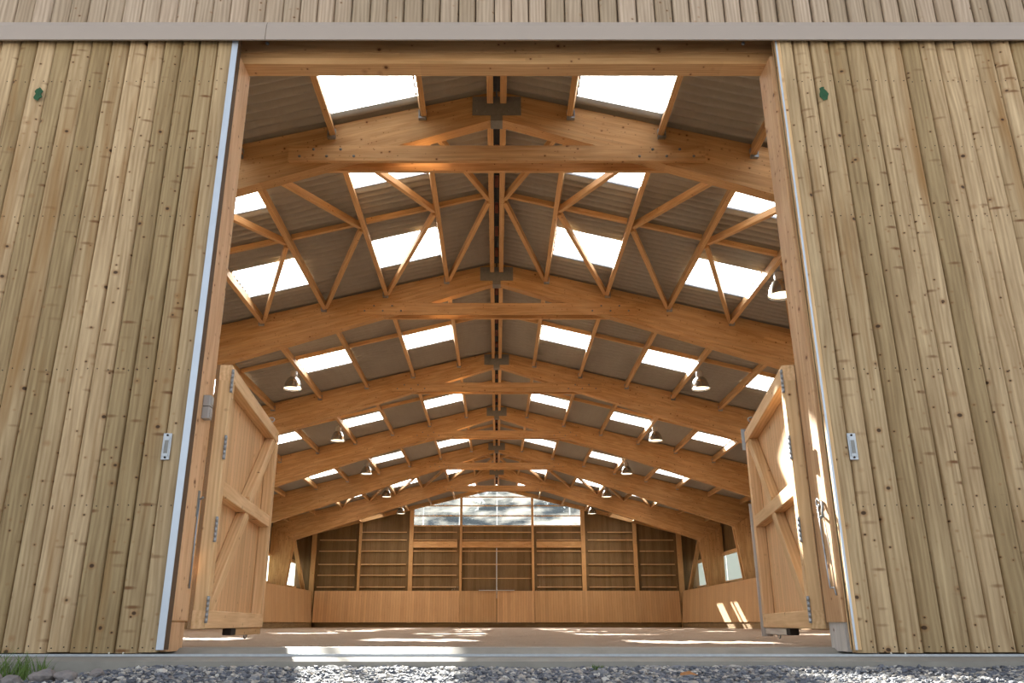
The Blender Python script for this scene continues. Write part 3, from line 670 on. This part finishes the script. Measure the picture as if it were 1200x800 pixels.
# ------------------------------------------------------------------ hinged half doors
for s in (-1, 1):
    ang = math.radians(5.6) if s < 0 else math.radians(-9.2)
    hx = -1.762 if s < 0 else 1.896
    root = empty('half_door', (hx, 4.945, 0), 'low %s hinged timber half door with diagonal brace, swung inwards' % SIDE[s], 'door', 'hinged half doors', ang)
    q = -s                                             # frame stands towards the middle of the doorway
    W = 1.92; ZB, ZT = .165, 1.735
    def bx(b, xa, xb, y0, y1, z0, z1, ax): b.box(min(q*xa, q*xb), max(q*xa, q*xb), y0, y1, z0, z1, ax, bev=.004)
    b = MB(); xa, xb = sorted((0, q*.022)); o = random.uniform(0, 30)
    vs = [(x, y, z) for x in (xa, xb) for (y, z) in ((.005, ZB), (W-.005, ZB), (W-.005, ZT), (.005, ZT))]
    b.add(vs, [(0, 3, 2, 1), (4, 5, 6, 7), (0, 1, 5, 4), (1, 2, 6, 5), (2, 3, 7, 6), (3, 0, 4, 7)], [(v[2]+o, v[1], o) for v in vs], .8); b.build('board_panel', M['panel'], root)
    b = MB(); bx(b, .022, .10, 0, .10, ZB+.10, ZT-.10, 'z'); b.build('stile', M['frame'], root)
    b = MB(); bx(b, .022, .10, W-.11, W, ZB+.10, ZT-.11, 'z'); b.build('stile', M['frame'], root)
    b = MB(); bx(b, .022, .10, 0, W, ZT-.10, ZT, 'y'); b.build('top_rail', M['frame'], root)
    b = MB(); bx(b, .022, .10, .0, W, ZB, ZB+.10, 'y'); b.build('bottom_rail', M['frame'], root)
    b = MB(); bx(b, .022, .10, .10, W-.11, .93, 1.02, 'y'); b.build('middle_rail', M['frame'], root)
    for (p0, p1) in (((.08, .03), (0, 0)),):
        for (ya, za, yb, zb) in ((.14, ZB+.09, .98, .94), (1.0, 1.01, W-.13, ZT-.11)):
            b = MB(); b.beam((q*.058, ya, za), (q*.058, yb, zb), .066, .10, up=(0, -1, 1)); b.build('brace', M['frame'], root)
    b = MB(); bx(b, .03, .09, .95, 1.9, ZB-.048, ZB-.002, 'y'); b.build('sweep_board', M['silver'] if s > 0 else M['frame'], root)
    b = MB(); bx(b, .032, .088, .80, .945, ZB-.045, ZB-.003, 'y'); b.build('drop_socket', M['dark'], root)
    b = MB(); b.tube([(q*.06+.0, 1.45+.05*math.cos(a), ZB-.055+.018*math.sin(a)) for a in np.linspace(0, 2*math.pi, 14, endpoint=False)], .005, 6, closed=True); b.build('pull_ring', M['galv'], root)
    b = MB(); bx(b, .03, .085, .85, 1.86, ZT+.001, ZT+.016, 'y'); b.tube([(q*.06, .85, ZT+.03), (q*.06, 1.90, ZT+.03)], .009, 8); b.build('bolt_bar', M['galv'], root)
    b = MB(); b.tube([(q*.08+q*.022*math.cos(a), 1.62, ZT+.035+.018*math.sin(a)) for a in np.linspace(0, 2*math.pi, 14, endpoint=False)], .005, 6, closed=True); b.build('lifting_ring', M['galv'], root)
    if s > 0:
        b = MB(); b.box(-.118, -.03, W+.004, W+.03, .10, 1.13, 'z'); b.build('edge_board', M['silver'], root)
        b = MB(); b.box(-.125, -.085, W+.004, W+.02, 1.58, 1.76, 'z'); b.build('bolt_plate', M['galv'], root)
    for z in (.27, .72, 1.21, 1.63):
        b = MB(); hxq = q*.105
        for j in range(5): b.tube([(hxq, -.012, z-.075+j*.03), (hxq, -.012, z-.075+j*.03+.027)], .0085, 10)
        b.box(hxq-.002, hxq+.001, -.012, .03, z-.07, z+.07, 'z', bev=.0005)
        b.build('hinge', M['galv'], root)

# hardware on the posts
root = empty('drop_bolt', (-1.7475, 4.85, .38), 'slim steel drop bolt on the inner face of the left doorway post', 'bolt')
b = MB(); b.tube([(.008, 0, 0), (.008, 0, .50)], .005, 8); b.build('rod', M['galv'], root)
b = MB(); b.box(.0, .005, -.014, .014, .40, .55, 'z', bev=.001); b.build('back_plate', M['plate'], root)
b = MB(); b.tube([(.008, 0, .50), (.03, 0, .51), (.03, -.02, .51)], .005, 8); b.build('handle', M['galv'], root)
root = empty('hook_rod', (1.8645, 4.73, .38), 'bent steel hook and rod hanging on the right doorway post', 'hook')
b = MB(); b.tube([(-.009, .07, .46), (-.009, .065, .30), (-.009, .04, .02), (-.009, .035, .0), (-.009, -.02, .0), (-.009, -.035, -.04)], .0045, 8); b.build('rod', M['galv'], root)
b = MB(); b.tube([(-.014, .05+.022*math.cos(a), .47+.022*math.sin(a)) for a in np.linspace(-2.6, 2.6, 14)] + [(-.014, -.01, .45)], .005, 8); b.build('hook', M['galv'], root)
b = MB(); b.tube([(-.01, 0, .47), (-.012, -.01, .44), (-.022, -.02, .41), (-.022, -.028, .38)], .008, 8); b.tube([(-.012, .02, .39), (-.03, -.01, .38)], .009, 8); b.build('latch', M['plate'], root)
b = MB(); b.tube([(-.02, -.022, .40), (-.012, -.03, .22), (-.01, -.035, .0)], .003, 6); b.build('cord', M['plate'], root)
for j, (za, zb) in enumerate(((1.415, 1.48), (1.34, 1.41))):
    root = empty('switch_box', (-1.7475, 4.765, za), 'small grey plastic switch box on the left post, %s of the pair' % ('upper' if j == 0 else 'lower'), 'switch', 'switch boxes on the left post')
    b = MB(); b.box(0, .045, -.032, .032, 0, zb-za, 'z', bev=.006); b.build('housing', M['grey_plastic'], root)
    b = MB(); b.box(.045, .049, -.02, .02, .012, zb-za-.012, 'z', bev=.002); b.build('rocker', M['grey_plastic'], root)

# ------------------------------------------------------------------ gravel, stones, plants
rng = np.random.default_rng(4)
ico = [(0, 0, 1), (.894, 0, .447), (.276, .851, .447), (-.724, .526, .447), (-.724, -.526, .447), (.276, -.851, .447), (.724, .526, -.447), (-.276, .851, -.447), (-.894, 0, -.447), (-.276, -.851, -.447), (.724, -.526, -.447), (0, 0, -1)]
icf = [(0, 1, 2), (0, 2, 3), (0, 3, 4), (0, 4, 5), (0, 5, 1), (1, 6, 2), (2, 7, 3), (3, 8, 4), (4, 9, 5), (5, 10, 1), (6, 7, 2), (7, 8, 3), (8, 9, 4), (9, 10, 5), (10, 6, 1), (11, 7, 6), (11, 8, 7), (11, 9, 8), (11, 10, 9), (11, 6, 10)]
N = 26000
I = np.array(ico); F = np.array(icf)
px = rng.uniform(-3.9, 3.9, N); py = 4.44 - 2.6*rng.uniform(0, 1, N)**1.25
sz = rng.uniform(.006, .014, N)*np.where(rng.uniform(0, 1, N) > .94, 1.7, 1)
V = np.zeros((N, 12, 3))
sc = np.stack([rng.uniform(.7, 1.4, N), rng.uniform(.7, 1.3, N), rng.uniform(.4, .8, N)], 1)
V = I[None]*sc[:, None]*(1+rng.uniform(-.28, .28, (N, 12, 1)))*sz[:, None, None]
A = rng.uniform(0, 6.28, N); T = rng.uniform(-.5, .5, N)
x, y, z = V[..., 0].copy(), V[..., 1].copy(), V[..., 2].copy()
y2 = y*np.cos(T)[:, None]-z*np.sin(T)[:, None]; z2 = y*np.sin(T)[:, None]+z*np.cos(T)[:, None]
x3 = x*np.cos(A)[:, None]-y2*np.sin(A)[:, None]; y3 = x*np.sin(A)[:, None]+y2*np.cos(A)[:, None]
gz = np.array([ground_z(a, c) + .012*noise.noise(Vector((a*2, c*2, 0))) + .008*noise.noise(Vector((a*7, c*7, 3))) for a, c in zip(px, py)])
V = np.stack([x3+px[:, None], y3+np.minimum(py, 4.425)[:, None], z2+(gz+.004)[:, None]], 2).reshape(-1, 3)
me = bpy.data.meshes.new('gravel'); FF = (F[None]+(np.arange(N)*12)[:, None, None]).reshape(-1, 3)
me.from_pydata(V.tolist(), [], FF.tolist())
at = me.attributes.new('tint', 'FLOAT', 'POINT'); at.data.foreach_set('value', np.repeat(rng.uniform(0, 1, N)**1.3, 12).astype(np.float32))
me.materials.append(M['stone']); o = bpy.data.objects.new('gravel', me); COL.objects.link(o)
tag(o, 'loose blue-grey slate gravel in front of the threshold', 'gravel', kind='stuff')

def rock(x, y, r, seed, label):
    import bmesh
    bm = bmesh.new(); bmesh.ops.create_icosphere(bm, subdivisions=3, radius=1)
    for v in bm.verts:
        p = v.co.copy(); d = 1 + .28*noise.noise(p*1.3+Vector((seed*7, 0, 0))) + .10*noise.noise(p*4+Vector((seed, 3, 0)))
        v.co = Vector((p.x*1.25, p.y, p.z*.72))*d*r
    me = bpy.data.meshes.new('stone'); bm.to_mesh(me); bm.free(); me.materials.append(M['rock'])
    o = bpy.data.objects.new('stone', me); COL.objects.link(o); o.location = (x, y, ground_z(x, y)+r*.45); o.rotation_euler = (0, 0, seed)
    tag(o, label, 'stone', 'stones by the left door foot')
for i, (x, y, r, lb) in enumerate(((-2.30, 4.03, .055, 'grey field stone beside the grass, leftmost of the row'), (-2.19, 4.00, .045, 'grey field stone second from the left beside the grass'),
        (-2.08, 4.06, .05, 'rounded field stone in the middle of the row by the grass'), (-1.97, 4.05, .04, 'small reddish-grey stone right of the middle one'),
        (-1.86, 4.12, .032, 'smallest field stone at the right end of the row'), (-2.42, 4.12, .05, 'field stone half hidden in the grass at the picture edge'))):
    rock(x, y, r, i+1, lb)
def grassy(name, cx, cy, R, n, h, label, cat, seed, mat):
    r = random.Random(seed); b = MB()
    for i in range(n):
        a = r.uniform(0, 6.28); q = R*math.sqrt(r.random()); x = cx+q*math.cos(a)*1.3; y = cy+q*math.sin(a)*.6; z = ground_z(x, y)-.01
        hh = h*r.uniform(.4, 1)*(1-.4*q/R); lx = r.uniform(-.5, .5)*hh; ly = r.uniform(-.4, .25)*hh; wd = r.uniform(.0018, .004); t = r.uniform(0, 3.1)
        dx, dy = math.cos(t)*wd, math.sin(t)*wd; vs = []
        for (u, k) in ((0, 1), (.35, .9), (.7, .6), (1, .08)):
            cx_, cy_, cz_ = x+lx*u*u, y+ly*u*u, z+hh*u*(1-.15*u)
            vs += [(cx_-dx*k, cy_-dy*k, cz_), (cx_+dx*k, cy_+dy*k, cz_)]
        b.add(vs, [(0, 1, 3, 2), (2, 3, 5, 4), (4, 5, 7, 6)])
    return b.build(name, mat, label=label, cat=cat, kind='stuff' if n > 100 else None)
grassy('grass_tuft', -2.50, 4.28, .26, 420, .26, 'green grass tuft growing at the foot of the left sliding door', 'grass', 3, M['grass'])
grassy('weed', .50, 4.385, .04, 60, .05, 'tiny green weed growing at the threshold edge', 'weed', 5, M['grass'])
b = MB(); b.add([(.80, 3.86, -.02), (.84, 3.84, -.015), (.88, 3.87, -.02), (.85, 3.90, -.005), (.81, 3.90, -.012), (.80, 3.86, -.022), (.84, 3.84, -.017), (.88, 3.87, -.022), (.85, 3.90, -.007), (.81, 3.90, -.014)], [(0, 1, 2, 3, 4), (9, 8, 7, 6, 5), (0, 5, 6, 1), (1, 6, 7, 2), (2, 7, 8, 3), (3, 8, 9, 4), (4, 9, 5, 0)])
b.build('dry_leaf', M['dryleaf'], label='brown dry leaf lying on the gravel', cat='leaf')

# ------------------------------------------------------------------ trees seen through the far glazing
def tree(x, y, h, seed, nm):
    r = random.Random(seed)
    root = empty('tree', (x, y, -.1), '%s of the dark trees dimly seen through the far gable glazing' % nm, 'tree', 'trees beyond the far gable')
    b = MB(); b.tube([(0, 0, 0), (.1, 0, h*.3), (0, .1, h*.6), (.1, 0, h*.85)], .22, 8); b.build('trunk', M['bark'], root)
    b = MB(); 
    for i in range(2600):
        a = r.uniform(0, 6.28); u = r.uniform(-1, 1); q = r.random()**.4; R = h*.33
        c = Vector((math.cos(a)*math.sqrt(1-u*u)*R*q, math.sin(a)*math.sqrt(1-u*u)*R*q, h*.62+u*q*h*.38))
        d = Vector((r.uniform(-1, 1), r.uniform(-1, 1), r.uniform(-1, 1))).normalized(); e = d.orthogonal().normalized(); s_ = r.uniform(.25, .55)
        b.add([c-d*s_, c+e*s_*.6, c+d*s_, c-e*s_*.6], [(0, 1, 2, 3)])
    b.build('crown', M['leaf'], root)
for i, (x, y, h, nm) in enumerate(((-11.5, 66, 12.5, 'leftmost'), (-5.2, 76, 13, 'second from the left'), (1.2, 66, 11, 'middle one'), (7.4, 77, 13, 'second from the right'), (12.6, 66, 12.5, 'rightmost'))): tree(x, y, h, i+60, nm)
